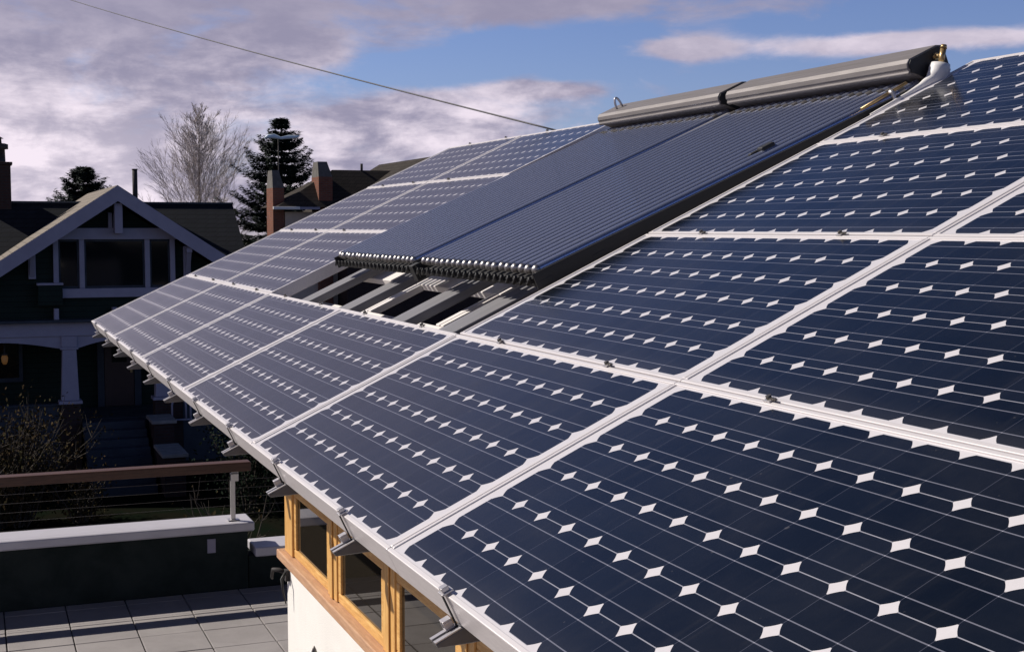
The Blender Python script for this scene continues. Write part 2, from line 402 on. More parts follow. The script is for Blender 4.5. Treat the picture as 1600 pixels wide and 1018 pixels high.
def build_parapets():
    r = empty('parapet_wall', 'dark green terrace parapet with pale coping, below the wooden handrail', 'parapet', (-0.85, 0, ZD))
    g = MB(); g.box((-0.14, -9.3, -0.7), (0.12, 1.31, 0.50)); g.build('wall', M['parapet'], r)
    c = MB(); c.box((-0.20, -9.3, 0.502), (0.185, 1.36, 0.580))
    c.build('coping', M['cap'], r, bevel=0.014)
    b = MB(); b.box((0.122, 0.965, 0.33), (0.135, 1.035, 0.45)); ob = b.build('outlet_plate', M['trim'], r, bevel=0.003)
    for z in (0.36, 0.41):
        s = MB(); s.box((0.136, 0.982, z), (0.139, 1.018, z + 0.028)); s.build('socket', M['trim'], ob, bevel=0.001)
    r2 = empty('low_parapet', 'short lower parapet with pale coping, right of the taller wall beside the building', 'parapet', (-0.85, 3.2, ZD))
    g = MB(); g.box((-0.12, -1.88, -0.7), (0.10, 6.0, 0.27)); g.build('wall', M['parapet'], r2)
    c = MB(); c.box((-0.20, -1.835, 0.272), (0.185, 6.0, 0.352)); c.build('coping', M['cap'], r2, bevel=0.012)
    # railing
    h = empty('railing', 'wooden handrail on a thin steel post with wire cables above the parapet', 'railing', (-0.80, 0, ZD + 0.585))
    w = MB(); w.box((-0.07, -9.3, 0.425), (0.07, 1.35, 0.505)); w.build('handrail', M['railwood'], h, bevel=0.010)
    for y in (1.20, -3.4, -7.6):
        p = MB(); p.box((-0.016, y - 0.02, 0), (0.016, y + 0.02, 0.40)); p.box((-0.016, y - 0.02, 0.34), (0.045, y + 0.045, 0.405)); p.box((-0.008, y - 0.01, 0.40), (0.008, y + 0.05, 0.425))
        p.box((-0.05, y - 0.05, 0.0), (0.05, y + 0.05, 0.006))
        p.build('post', M['steel'], h, bevel=0.003)
    for k, z in enumerate((0.05, 0.125, 0.20, 0.275, 0.35)):
        c = MB(); c.tube([(0, -9.3, z), (0, 1.2, z), (0.02, 4.2, z - 0.06)], 0.0016, 6); c.build('wire_cable', M['bolt'], h)
build_parapets()

# ------------------------------------------------------------------ own house under the array
WY = 0.48; WX = 4.70; ZS = 5.03
def build_house():
    h = empty('house', 'cream stucco house with fir windows under the solar roof', 'house', (WX, WY, ZD))
    def loc(x, y, z): return (x - WX, y - WY, z - ZD)
    g = MB(); g.box(loc(WX, WY, 0.0), loc(14.4, 5.8, ZS - 0.045)); g.build('wall', M['stucco'], h)
    g = MB(); g.box(loc(-0.71, -9.2, 0.0), loc(14.4, 9.4, 3.09)); g.build('lower_storey', M['parapet'], h)
    # roof deck under the panels on the building side, sides and back slope
    g = MB()
    prof = [(0.62, -0.30), (3.30, -0.30), (3.30, -0.42), (0.62, -0.42)]
    fn = lambda x, v, n: Vector(loc(*PP(x, v, n)))
    g.prism(prof, 5.30, 14.4, fn)
    top = PP(0, 3.30, -0.30)
    g.face([loc(-0.1, top.y, top.z), loc(14.4, top.y, top.z), loc(14.4, top.y + 3.2, top.z - 1.6), loc(-0.1, top.y + 3.2, top.z - 1.6)])
    g.build('roof', M['membrane'], h)
    g = MB(); g.prism([(1.72, -0.152), (3.28, -0.152), (3.28, -0.19), (1.72, -0.19)], 2.84, 6.02, lambda x, v, n: Vector(loc(*PP(x, v, n)))); g.prism([(2.35, -0.07), (3.28, -0.07), (3.28, -0.076), (2.35, -0.076)], 2.80, 6.018, lambda x, v, n: Vector(loc(*PP(x, v, n)))); g.prism([(0.83, -0.085), (3.28, -0.085), (3.28, -0.15), (0.83, -0.15)], 6.02, 6.356, lambda x, v, n: Vector(loc(*PP(x, v, n))))
    g.build('roof_membrane', M['membrane'], h)
    # end wall closing the room above the sill
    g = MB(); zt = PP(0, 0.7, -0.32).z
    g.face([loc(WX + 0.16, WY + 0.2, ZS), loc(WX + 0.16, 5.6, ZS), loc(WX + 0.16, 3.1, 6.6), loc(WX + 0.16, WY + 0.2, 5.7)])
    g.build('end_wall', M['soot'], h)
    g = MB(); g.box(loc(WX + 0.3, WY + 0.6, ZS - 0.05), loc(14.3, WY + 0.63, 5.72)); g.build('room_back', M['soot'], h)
    s = MB(); s.box(loc(WX - 0.055, WY - 0.038, ZS - 0.042), loc(14.4, WY + 0.10, ZS + 0.0)); s.box(loc(WX - 0.02, WY - 0.018, ZS - 0.060), loc(14.4, WY - 0.001, ZS - 0.044))
    s.build('sill', M['sill'], h, bevel=0.005)
    p = MB(); p.box(loc(WX, WY - 0.010, ZS + 0.002), loc(WX + 0.15, WY + 0.14, 5.74)); p.build('corner_post', M['firv'], h, bevel=0.004)
    x = WX + 0.15
    hd = MB(); hd.box(loc(WX + 0.15, WY - 0.004, 5.362), loc(14.3, WY + 0.14, 5.74)); hd.build('header', M['fir'], h, bevel=0.004)
    for k in range(11):
        x0 = x + 0.792 * k; x1 = x0 + 0.645
        f = MB()
        f.box(loc(x0, WY + 0.0, ZS + 0.003), loc(x1, WY + 0.09, ZS + 0.04))
        f.box(loc(x0, WY + 0.0, 5.31), loc(x1, WY + 0.09, 5.36))
        f.box(loc(x0, WY + 0.0, ZS + 0.041), loc(x0 + 0.038, WY + 0.09, 5.309)); f.box(loc(x1 - 0.038, WY + 0.0, ZS + 0.041), loc(x1, WY + 0.09, 5.309))
        w = f.build('window', M['fir'], h, bevel=0.004)
        q = MB(); q.box((x0 + 0.036 - WX, 0.010, ZS + 0.038 - ZD), (x1 - 0.036 - WX, 0.018, 5.312 - ZD)); q.build('pane', M['winglass'], w)
        m = MB(); m.box(loc(x1 + 0.002, WY - 0.006, ZS + 0.002), loc(x1 + 0.145, WY + 0.14, 5.36)); m.box(loc(x1 + 0.055, WY - 0.013, ZS + 0.002), loc(x1 + 0.095, WY - 0.007, 5.36)); m.build('mullion', M['firv'], h, bevel=0.004)
    # hose bib at the corner below the sill
    t = empty('hose_hook', 'black iron hook on the house corner below the wooden sill', 'hook', (WX + 0.03, WY - 0.01, ZS - 0.13))
    m = MB(); m.tube([(0.0, 0.0, 0.03), (-0.02, -0.03, 0.045), (-0.06, -0.05, 0.04), (-0.09, -0.05, 0.0), (-0.13, -0.04, -0.02), (-0.16, -0.03, 0.01)], [0.009, 0.011, 0.009, 0.007, 0.006, 0.005], 8)
    m.box((-0.012, -0.010, 0.0), (0.03, 0.008, 0.05)); m.build('arm', M['soot'], t)
    m = MB(); m.tube([(0.02, -0.01, 0.04), (0.055, -0.035, 0.02), (0.065, -0.03, -0.04), (0.075, -0.02, -0.09)], [0.007, 0.007, 0.005, 0.003], 8); m.build('strap', M['dark'], t)
    t = empty('wall_spike', 'dark pointed fixture standing off the cream wall at the bottom edge', 'wall light', (5.43, WY - 0.05, 4.70))
    m = MB(); m.tube([(0, 0, -0.1), (0, 0, 0.03), (0, 0, 0.06), (0, 0, 0.085), (0, 0, 0.10)], [0.02, 0.02, 0.016, 0.009, 0.002], 10); m.build('finial', M['bolt'], t)
    m = MB(); m.tube([(0, 0, -0.06), (0, 0.05, -0.06)], 0.008, 8); m.build('bracket', M['bolt'], t)
build_house()

# ------------------------------------------------------------------ solar panels
def make_panel():
    r = empty('solar_panel', '', 'solar panel', group='solar panels on the sloping roof')
    f = MB(); w = 0.013
    f.box((0, 0, -PT), (PL, w, 0)); f.box((0, PH - w, -PT), (PL, PH, 0))
    f.box((0, w, -PT), (w, PH - w, 0)); f.box((PL - w, w, -PT), (PL, PH - w, 0))
    f.build('frame', M['alu'], r, bevel=0.0022)
    g = MB(); g.box((w - 0.001, w - 0.001, -0.010), (PL - w + 0.001, PH - w + 0.001, -0.0035)); g.build('glass', M['cell'], r)
    return r
ROWN = ['in the eave row', 'in the second row up', 'in the third row up', 'in the top row along the ridge']
def panel_label(c, r):
    if r == 0:
        return ['solar panel at the far left roof corner, eave row', 'second solar panel from the far left corner, eave row',
                'third solar panel from the far left corner, eave row', 'fourth solar panel along the eave, below the skylight opening on its left half',
                'fifth solar panel along the eave, left of the widest pale seam', 'large foreground solar panel at the near end of the eave'][c]
    if c == 0: return 'outermost solar panel on the left roof edge, ' + ROWN[r][3:]
    if c == 1: return 'solar panel directly left of the tube collectors, ' + ROWN[r][3:]
    if c == 4: return 'solar panel directly right of the tube collectors, ' + ROWN[r][3:]
    return 'solar panel at the right edge of the picture, ' + ROWN[r][3:]
rp = random.Random(11)
proto = None
for c in range(6):
    for r in range(4):
        if r > 0 and c in (2, 3): continue
        o = make_panel() if proto is None else copy_tree(proto)
        proto = proto or o
        du = rp.uniform(-0.003, 0.003)
        if r == 3 and c < 2: du -= 0.05
        if r == 2 and c < 2: du -= 0.025
        o.location = PP(c * PITCH_U + 0.0025 + du, r * PITCH_V + 0.0025, 0.0 + rp.uniform(-0.0012, 0.0012))
        o.rotation_euler = (TILT + rp.uniform(-0.0008, 0.0008), rp.uniform(-0.0008, 0.0008), 0)
        o['label'] = panel_label(c, r)

# ------------------------------------------------------------------ mounting beams with clips
def make_rail(full):
    r = empty('mounting_rail', '', 'panel rail', group='slim rails clipped under the solar panels')
    w = 0.018; ve = 3.27 if full else 0.79
    b = MB(); nt = -PT - 0.003
    prof = [(-0.058, nt), (ve, nt), (ve, nt - 0.07), (0.085, nt - 0.07), (-0.058, nt - 0.010)]
    b.prism(prof, -w, w, lambda x, v, n: Vector((x, v, n)))
    b.build('channel', M['beam'], r, bevel=0.002)
    l = MB(); l.box((-w, -0.059, nt + 0.0005), (-0.006, 0.0, nt + 0.003)); l.box((0.006, -0.059, nt + 0.0005), (w, 0.0, nt + 0.003)); l.build('flange', M['alu_side'], r)
    # clip at the eave: dark upright strap over the frame, small square tube below, lug on top
    c = MB(); c.box((-0.004, -0.0045, nt), (0.004, -0.0015, 0.003)); 
    c.build('strap', M['dark'], r)
    c = MB(); c.box((-0.013, -0.006, 0.0035), (0.013, 0.020, 0.008)); c.box((-0.009, -0.002, 0.008), (0.009, 0.014, 0.018)); c.build('eave_lug', M['alu_side'], r, bevel=0.001); c = MB()
    q0, q1, z0, z1 = -0.026, -0.006, -0.070, -0.048
    x0, x1 = -0.024, -0.002
    c.box((x0, q0, z0), (x1, q1, z0 + 0.004)); c.box((x0, q0, z1 - 0.004), (x1, q1, z1)); c.box((x0, q0, z0 + 0.004), (x0 + 0.004, q1, z1 - 0.004)); c.box((x1 - 0.004, q0, z0 + 0.004), (x1, q1, z1 - 0.004))
    ec = c.build('eave_clip', M['alu_side'], r, bevel=0.001)
    for k in ((1, 2, 3, 4) if full else (1,)):
        v = k * PITCH_V if full else 0.806
        d = MB(); d.box((-0.013, v - 0.010, 0.0015), (0.013, v + 0.010, 0.005)); d.box((-0.02, v - 0.0015, -0.05), (0.02, v + 0.0015, 0.001))
        mc = d.build('mid_clip', M['alu_side'], r, bevel=0.001)
        q = MB(); q.tube([(0, v, 0.005), (0, v, 0.013)], 0.007, 6); q.box((0.004, v - 0.004, 0.005), (0.028, v + 0.002, 0.009)); q.build('bolt', M['bolt'], mc)
    return r
rail_words = ['at the far left roof corner', 'second from the far left corner', 'third from the far left corner', 'fourth from the far left corner',
              'fifth from the far left corner', 'sixth from the far left corner', 'seventh from the far left corner',
              'eighth from the far left, above the wooden handrail end', 'whose tip sticks out just left of the window corner post', 'whose tip hangs above the first window mullion',
              'nearest one, its tip hanging in front of the third window', 'under the foreground panel at the lower picture edge']
rproto = {}
for k in range(12):
    full = not (3 <= k <= 7)
    o = make_rail(full) if full not in rproto else copy_tree(rproto[full]); rproto.setdefault(full, o)
    o.location = PP(0.42 + 0.793 * k, 0, 0); o.rotation_euler = (TILT, 0, 0)
    o['label'] = 'slim mounting rail ' + rail_words[k]
def make_rafter():
    r = empty('roof_rafter', '', 'rafter', group='wide grey rafters crossing the roof opening')
    b = MB(); b.box((-0.088, 0.815, -0.118), (0.088, 3.24, -0.078)); b.build('beam', M['rafter'], r, bevel=0.006)
    c = MB(); c.box((-0.086, 0.80, -0.116), (0.086, 0.813, -0.09)); c.build('end_plate', M['dark'], r)
    return r
raf = None
for k, lab in enumerate(('leftmost grey rafter of the roof opening, along the neighbouring panel edge', 'second grey rafter from the left in the roof opening', 'middle one of the five grey rafters in the roof opening',
                         'fourth grey rafter from the left, between the white frame bars', 'rightmost grey rafter of the roof opening, right of the white frame')):
    o = make_rafter() if raf is None else copy_tree(raf); raf = raf or o
    o.location = PP((2.72, 3.50, 4.33, 5.23, 5.87)[k], 0, 0); o.rotation_euler = (TILT, 0, 0); o['label'] = lab
# ------------------------------------------------------------------ white frame of the opening
def build_opening():
    r = empty('skylight_frame', 'white painted timber frame seen in the opening below the tube collectors', 'skylight frame', PP(3.95, 1.2, -0.20), (TILT, 0, 0))
    def b(name, u0, u1, v0, v1, n0=-0.035, n1=0.0):
        m = MB(); m.box((u0 - 3.95, v0 - 1.2, n0), (u1 - 3.95, v1 - 1.2, n1)); return m.build(name, M['whitewood'], r, bevel=0.004)
    for u in (2.70, 3.98, 5.15):
        b('rafter', u - 0.055, u - 0.006, 1.092, 1.398); b('rafter', u + 0.006, u + 0.055, 1.092, 1.398)
    b('crossbar', 2.60, 5.84, 1.40, 1.58); b('crossbar', 2.60, 5.84, 1.00, 1.09, -0.035, -0.004)
build_opening()

# ------------------------------------------------------------------ evacuated tube collectors
TP = 0.069
def build_collector(u0, label):
    tip_rnd = random.Random(int(u0 * 100))
    nlo, nhi = 0.053, 0.002; vlo, vhi = 1.195, 3.02
    r = empty('tube_collector', label, 'solar collector', PP(u0, 1.2, 0), (TILT, 0, 0), 'tube collectors on the roof')
    def L(u, v, n): return Vector((u, v - 1.2, n))
    def N(v): return nlo + (nhi - nlo) * (v - vlo) / (vhi - vlo)
    for k in range(20):
        u = TP * (k + 0.5); jit = tip_rnd.uniform(-0.004, 0.004)
        t = MB(); t.tube([L(u, vlo + 0.012 + jit, N(vlo)), L(u, vhi, N(vhi))], 0.0198, 14, cap=False)
        to = t.build('tube', M['tube'], r)
        p = MB()
        vv = vlo + 0.014 + jit
        p.tube([L(u, vv + 0.004, nlo), L(u, vv - 0.006, nlo), L(u, vv - 0.015, nlo - 0.001), L(u, vv - 0.021, nlo - 0.002), L(u, vv - 0.024, nlo - 0.002)], [0.0202, 0.0196, 0.0155, 0.0095, 0.003], 12)
        p.build('tip', M['tip'], to)
        c = MB(); c.box(tuple(L(u - 0.024, vlo - 0.036, nlo - 0.036)), tuple(L(u + 0.010, vlo - 0.018, nlo - 0.020)))
        c.tube([L(u - 0.02, vlo - 0.040, nlo - 0.038), L(u + 0.018, vlo - 0.033, nlo - 0.012)], 0.006, 6)
        c.build('clip', M['dark'], to)
        c = MB(); n = N(1.43); c.box(tuple(L(u - TP / 2 - 0.005, 1.418, n - 0.03)), tuple(L(u - TP / 2 + 0.005, 1.445, n + 0.014))); c.build('strap', M['dark'], to)
        c = MB(); vt = vhi - 0.10 + jit * 3; c.tube([L(u, vt, N(vt)), L(u, vt + 0.03, N(vt))], 0.0212, 12, cap=False); c.build('collar', M['tip'], to)
    W = TP * 20
    for name, v, th in (('lower_rail', vlo + 0.01, 0.05), ('cross_rail', 1.43, 0.028), ('cross_rail', 2.2, 0.028)):
        m = MB(); n = N(v) - 0.031
        m.box(tuple(L(-0.01, v - 0.028, n - 0.026)), tuple(L(W + 0.012, v + 0.03, n))); m.build(name, M['dark'], r, bevel=0.003)
    for u in (0.004, W + 0.006):
        m = MB(); m.prism([(vlo - 0.03, nlo - 0.06), (vhi, nhi - 0.06), (vhi, nhi + 0.002), (vlo - 0.03, nlo + 0.002)], u - 0.003, u + 0.005, lambda x, v, n: L(x, v, n))
        m.build('side_rail', M['dark'], r)  # dark rail, raised to stand in for the outer tube's shaded side
    # manifold box along the top, profile in (v, n)
    prof = [(2.990, 0.052), (2.972, 0.056), (2.964, 0.066), (2.972, 0.076), (2.968, 0.088), (2.974, 0.106), (2.990, 0.118), (3.135, 0.118), (3.160, 0.108), (3.168, 0.080), (3.165, -0.005), (3.06, -0.01)]
    m = MB(); m.prism(prof, -0.012, W + 0.010, L); m.build('manifold', M['bronze'], r, bevel=0.004)
    inner = [(2.992, 0.056), (2.976, 0.066), (2.980, 0.076), (2.976, 0.088), (2.982, 0.102), (2.994, 0.112), (3.132, 0.112), (3.153, 0.103), (3.160, 0.078), (3.157, 0.0), (3.06, -0.004)]
    for u in (-0.0155, W + 0.0105):
        e = MB(); e.prism(inner, u, u + 0.005, L); e.build('end_cap', M['dark'], r)
    return r
UL, UR = 3.455, 4.93
col_l = build_collector(UL, 'farther tube collector, with a small lifting loop on its manifold, left of the dark strip')
col_r = build_collector(UR, 'nearer tube collector beside the white pipe boot, its separate dark tubes clearly visible')
pad = MB(); pad.box((1.245, 1.085, 0.028), (1.285, 1.150, 0.054)); pad.box((1.225, 1.05, 0.026), (1.250, 1.10, 0.046)); pad.build('pad', M['dark'], col_r, bevel=0.006)
lp = MB(); lp.tube([Vector((0.14, 1.86, 0.095)) + Vector((0.0, 0.02 * math.cos(a) , 0.02 + 0.065 * math.sin(a))) for a in [math.pi * i / 10 for i in range(11)]], 0.007, 8)
lp.build('loop', M['alu_side'], col_l)
def build_strip():
    t = empty('joint_cover', 'dark strip between the two tube collectors running up the slope', 'cover strip', PP(UL + TP * 20 + 0.04, 1.2, 0.0), (TILT, 0, 0))
    m = MB(); m.prism([(0.0, 0.036), (1.79, 0.012), (1.79, -0.02), (0, 0.0)], -0.026, 0.040, lambda x, v, n: Vector((x, v, n))); m.build('strip', M['rafter'], t)
    m = MB(); m.box((-0.022, -0.045, -0.025), (0.036, -0.002, 0.05)); m.build('end_block', M['dark'], t, bevel=0.003)
build_strip()
def build_pipes():
    # white jacketed pipe that rises beside the right manifold end
    t = empty('insulated_pipe', 'white jacketed pipe boot at the right end of the manifold with a brass stub', 'pipe', PP(6.40, 2.8, 0.0))
    o = t.location
    def L(u, v, n): return PP(u, v, n) - o
    m = MB(); P = [L(6.365, 2.70, 0.001), L(6.365, 2.812, 0.003), L(6.365, 2.90, 0.004), L(6.365, 2.965, 0.006), L(6.365, 3.02, 0.008), L(6.365, 3.055, 0.016), L(6.365, 3.076, 0.031), L(6.365, 3.090, 0.050)]
    m.tube(P, [0.004, 0.006, 0.009, 0.014, 0.026, 0.040, 0.043, 0.038], 18); jo = m.build('jacket', M['boot'], t)
    B0, B1 = L(6.365, 3.088, 0.045), L(6.365, 3.136, 0.112); ax = (B1 - B0)
    s = MB(); s.tube([B0, B0 + ax * 0.82], [0.012, 0.012], 12); s.tube([B0 + ax * 0.82, B1], [0.014, 0.011], 12); s.build('brass_stub', M['brass'], t)
    e0 = B0 + ax * 0.48
    s = MB(); s.tube([e0 + Vector((-0.058, -0.004, 0.0)), e0], [0.009, 0.009], 10); s.tube([e0 + Vector((-0.045, -0.003, 0.0)), e0 + Vector((-0.030, -0.002, 0))], 0.015, 6); s.build('brass_elbow', M['brass'], t)
    t = empty('copper_pipe', 'short copper pipe on a hanger beside the right collector, below the manifold', 'pipe', PP(6.335, 2.7, 0.03))
    o2 = t.location
    def L2(u, v, n): return PP(u, v, n) - o2
    m = MB(); m.tube([L2(6.335, 2.69, 0.030), L2(6.335, 2.93, 0.040)], 0.0065, 10); m.build('pipe', M['brass'], t)
    m = MB(); m.tube([L2(6.340, 2.84, 0.040), L2(6.352, 2.842, 0.034), L2(6.352, 2.838, -0.01), L2(6.345, 2.84, -0.07)], [0.011, 0.009, 0.007, 0.007], 8); m.build('hanger', M['alu_side'], t)
build_pipes()
# ------------------------------------------------------------------ overhead cable
a = Vector((2.18, 2.98, 7.17)); b = Vector((-14.66, 1.02, 10.53)); d = (b - a)
pts = [a + d * (i / 40 * 1.25) - Vector((0, 0, 0.9 * (i / 40) * (1 - i / 40))) * 0.25 for i in range(41)]
w = MB(); w.tube([p - a for p in pts], 0.0065, 6); tag(w.build('overhead_cable', M['cable'], loc=a), 'thin overhead cable crossing the cloudy sky down to the roof ridge', 'cable')

# ------------------------------------------------------------------ house across the street
def build_craftsman():
    XF = -26.0
    h = empty('craftsman_house', 'dark green house with a wide violet grey front gable and porch', 'house', (XF, 2.7, 0))
    def P(x, y, z): return Vector((x - XF, y - 2.7, z))
    def bx(m, a, b): m.box(tuple(P(*a)), tuple(P(*b)))
    # body
    g = MB(); bx(g, (XF - 8.0, -7.0, 0.3), (XF - 2.6, 6.3, 4.4)); bx(g, (XF - 2.6, -0.9, 4.10), (XF - 0.02, 6.2, 4.95))
    g.build('wall', M['greenwall'], h)
    # gable wall (triangle) of the front dormer with room behind
    YP, ZP = 2.70, 7.60; sl = 0.665
    g = MB(); w = 3.6
    g.prism([(YP - w, ZP - 0.45 - sl * w), (YP + w, ZP - 0.45 - sl * w), (YP, ZP - 0.45)], XF - 2.5, XF - 0.06, lambda x, y, z: P(x, y, z))
    bx(g, (XF - 2.4, YP - 3.5, 4.4), (XF - 0.07, YP + 3.5, 5.3))
    g.build('gable_wall', M['greenwall'], h)
    # front gable roof: two slabs
    XR0, XR1 = XF - 9.0, XF + 0.60
    for sgn, mt in ((-1, 'litshingle'), (1, 'shingle')):  # one roof: sunny slope painted lighter, shaded slope darker
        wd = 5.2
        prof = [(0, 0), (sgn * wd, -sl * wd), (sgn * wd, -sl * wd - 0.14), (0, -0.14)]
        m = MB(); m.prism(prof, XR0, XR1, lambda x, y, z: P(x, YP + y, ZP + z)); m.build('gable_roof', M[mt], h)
        prof = [(0, -0.01 if sgn < 0 else -0.012), (sgn * wd, -sl * wd - 0.01), (sgn * wd, -sl * wd - 0.41), (0, -0.41)]
        m = MB(); m.prism(prof, XR1 + 0.004, XR1 + 0.05, lambda x, y, z: P(x, YP + y, ZP + z)); m.build('bargeboard', M['trim'], h)
    # main roof, ridge along the street
    XRG, ZR = -31.0, 7.24
    m = MB(); yl, yr = -12.0, 6.62
    prof = [(0, 0), (4.4, -3.08), (4.4, -3.22), (0, -0.2), (-4.4, -3.22), (-4.4, -3.08)]
    m.prism(prof, yl, yr, lambda y, x, z: P(XRG + x, y, ZR + z)); m.build('main_roof', M['shingle'], h)
    m = MB(); bx(m, (XRG - 0.08, yl, ZR - 0.03), (XRG + 0.08, yr + 0.02, ZR + 0.035)); m.build('ridge_cap', M['bluegrey'], h, bevel=0.02)
    # end gable wall of the main roof
    m = MB(); m.prism([(-4.1, -3.1), (4.1, -3.1), (0, -0.2)], 6.1, 6.3, lambda y, x, z: P(XRG + x, y, ZR + z)); m.build('end_gable', M['greenwall'], h)
    # window band in the gable
    xa, xb = XF - 0.055, XF + 0.06
    def tr(name, y0, y1, z0, z1, x1=xb, mt='trim', x0=xa, par=h, bev=0.01):
        m = MB(); bx(m, (x0, y0, z0), (x1, y1, z1)); return m.build(name, M[mt], par, bevel=bev)
    tr('beam', 1.02, 4.40, 6.205, 6.50, XF + 0.10)
    tr('king_post', 2.62, 2.82, 6.36, 7.14, XF + 0.52, x0=XF + 0.11)
    tr('king_brace', 2.50, 2.60, 6.50, 6.9, XF + 0.10)
    tr('sill', 1.30, 4.9, 4.70, 4.94, XF + 0.12)
    for y in (1.12, 1.76, 3.41, 4.06): tr('window_post', y, y + 0.13, 4.942, 6.203)
    for y0, y1 in ((1.25, 1.76), (1.89, 3.41), (3.54, 4.06)):
        f = tr('window', y0 + 0.002, y1 - 0.002, 4.943, 6.2, XF - 0.02, 'bluegrey', bev=0.004)
        q = MB(); bx(q, (XF - 0.019, y0 + 0.05, 5.0), (XF - 0.008, y1 - 0.05, 6.15)); q.build('pane', M['houseglass'], f)
    # knee braces
    for y in (0.60, 4.50):
        m = MB(); bx(m, (XF - 0.05, y - 0.09, 5.2), (XF + 0.10, y + 0.09, 6.02)); bx(m, (XF + 0.102, y - 0.07, 5.86), (XF + 0.56, y + 0.07, 5.98))
        m.prism([(0.104, 5.25), (0.50, 5.858), (0.38, 5.858), (0.104, 5.42)], y - 0.06, y + 0.06, lambda yy, x, z: P(XF + x, yy, z))
        m.build('knee_brace', M['trim'], h, bevel=0.008)
    # flower box, corner of porch roof
    b = tr('flower_box', 0.72, 1.32, 4.52, 5.04, XF + 0.30, 'greenwall'); tr('box_rim', 0.70, 1.34, 5.042, 5.10, XF + 0.32, 'trim', par=b)
    for y in (1.10, 2.55): tr('bracket', y, y + 0.12, 4.10, 4.44, XF + 0.25)
    # porch beam with shallow arches, columns on piers
    xp0, xp1 = XF + 0.0, XF + 0.28
    m = MB(); bx(m, (xp0, -3.9, 3.73), (xp1, 6.1, 4.09)); m.build('porch_beam', M['trim'], h, bevel=0.01)
    m = MB(); bx(m, (xp0 - 2.6, -3.9, 4.092), (xp1 + 0.25, 6.2, 4.16)); m.build('porch_roof_edge', M['bluegrey'], h, bevel=0.01)
    for ya, yb in ((-1.9, 1.26), (1.64, 3.60)):
        pr = [(ya, 3.728)] + [(ya + (yb - ya) * i / 12, 3.40 + 0.20 * math.sin(math.pi * i / 12)) for i in range(13)] + [(yb, 3.728)]
        m = MB(); m.prism(pr, xp0 + 0.03, xp1 - 0.05, lambda x, y, z: P(x, y, z)); m.build('porch_arch', M['trim'], h)
    for y0, y1 in ((-2.28, -1.90), (1.26, 1.64), (3.62, 4.22)):
        m = MB()
        yc, hw = (y0 + y1) / 2, (y1 - y0) / 2
        m.prism([(yc - hw - 0.03, 2.06), (yc + hw + 0.03, 2.06), (yc + hw - 0.02, 3.38), (yc - hw + 0.02, 3.38)], xp0 - 0.05, xp1 + 0.01, lambda x, y, z: P(x, y, z))
        bx(m, (xp0 - 0.06, yc - hw - 0.03, 3.382), (xp1 + 0.03, yc + hw + 0.03, 3.44)); bx(m, (xp0 - 0.02, yc - hw, 3.442), (xp1 + 0.02, yc + hw, 3.727))
        m.build('column', M['trim'], h, bevel=0.01)
        m = MB(); bx(m, (xp0 - 0.14, yc - hw - 0.10, 1.975), (xp1 + 0.10, yc + hw + 0.10, 2.055)); m.build('pier_cap', M['trim'], h, bevel=0.01)
        m = MB(); bx(m, (xp0 - 0.10, yc - hw - 0.06, 0.0), (xp1 + 0.06, yc + hw + 0.06, 1.973)); m.build('pier', M['darkbrick'], h)
    for y0, y1 in ((-1.82, 1.19), (4.3, 6.1)):
        m = MB(); bx(m, (xp0 - 0.06, y0, 1.93), (xp1 - 0.02, y1, 1.99)); bx(m, (xp0 - 0.02, y0, 0.3), (xp1 - 0.06, y1, 1.929)); m.build('porch_wall', M['bluegrey'], h, bevel=0.01)
    m = MB(); bx(m, (XF - 2.59, -3.9, 0.0), (XF - 0.15, 6.1, 1.50)); m.build('porch_floor', M['bluegrey'], h)
    # back of porch: door, window, lamp
    xb = XF - 2.58
    d = MB(); bx(d, (xb, 2.55, 1.51), (xb + 0.08, 3.35, 3.55)); do = d.build('door', M['door'], h, bevel=0.01)
    k = MB(); bx(k, (xb + 0.082, 3.24, 2.45), (xb + 0.14, 3.30, 2.62)); k.build('handle', M['brass'], do)
    k = MB(); bx(k, (xb + 0.081, 2.75, 2.75), (xb + 0.09, 3.15, 3.4)); k.build('pane', M['houseglass'], do)
    for y0, y1 in ((2.36, 2.54), (3.36, 3.54)):
        m = MB(); bx(m, (xb, y0, 1.51), (xb + 0.10, y1, 3.7)); m.build('door_casing', M['bluegrey'], h)
    for y0, y1 in ((3.75, 4.5), (-1.4, 0.4)):
        f = MB(); bx(f, (xb, y0, 2.3), (xb + 0.09, y1, 3.6)); fo = f.build('window', M['bluegrey'], h, bevel=0.01)
        k = MB(); bx(k, (xb + 0.091, y0 + 0.1, 2.42), (xb + 0.10, y1 - 0.1, 3.5)); k.build('pane', M['houseglass'], fo)
    l = MB(); bx(l, (XF - 0.62, -0.17, 3.22), (XF - 0.48, -0.03, 3.26)); bx(l, (XF - 0.57, -0.12, 3.26), (XF - 0.53, -0.08, 3.9)); lo = l.build('porch_lamp', M['soot'], h)
    l = MB(); l.tube([tuple(P(XF - 0.55, -0.10, 2.98)), tuple(P(XF - 0.55, -0.10, 3.05)), tuple(P(XF - 0.55, -0.10, 3.15)), tuple(P(XF - 0.55, -0.10, 3.219))], [0.04, 0.075, 0.085, 0.06], 10); l.build('lamp_glass', M['lamp'], lo)
    # stairs between stepped cheek walls
    s = MB()
    for i in range(8):
        bx(s, (XF - 0.1, 1.72, 0.0), (XF + 0.6 + 0.34 * i, 3.28, 1.50 - 0.185 * i))
    s.build('steps', M['bluegrey'], h, bevel=0.01)
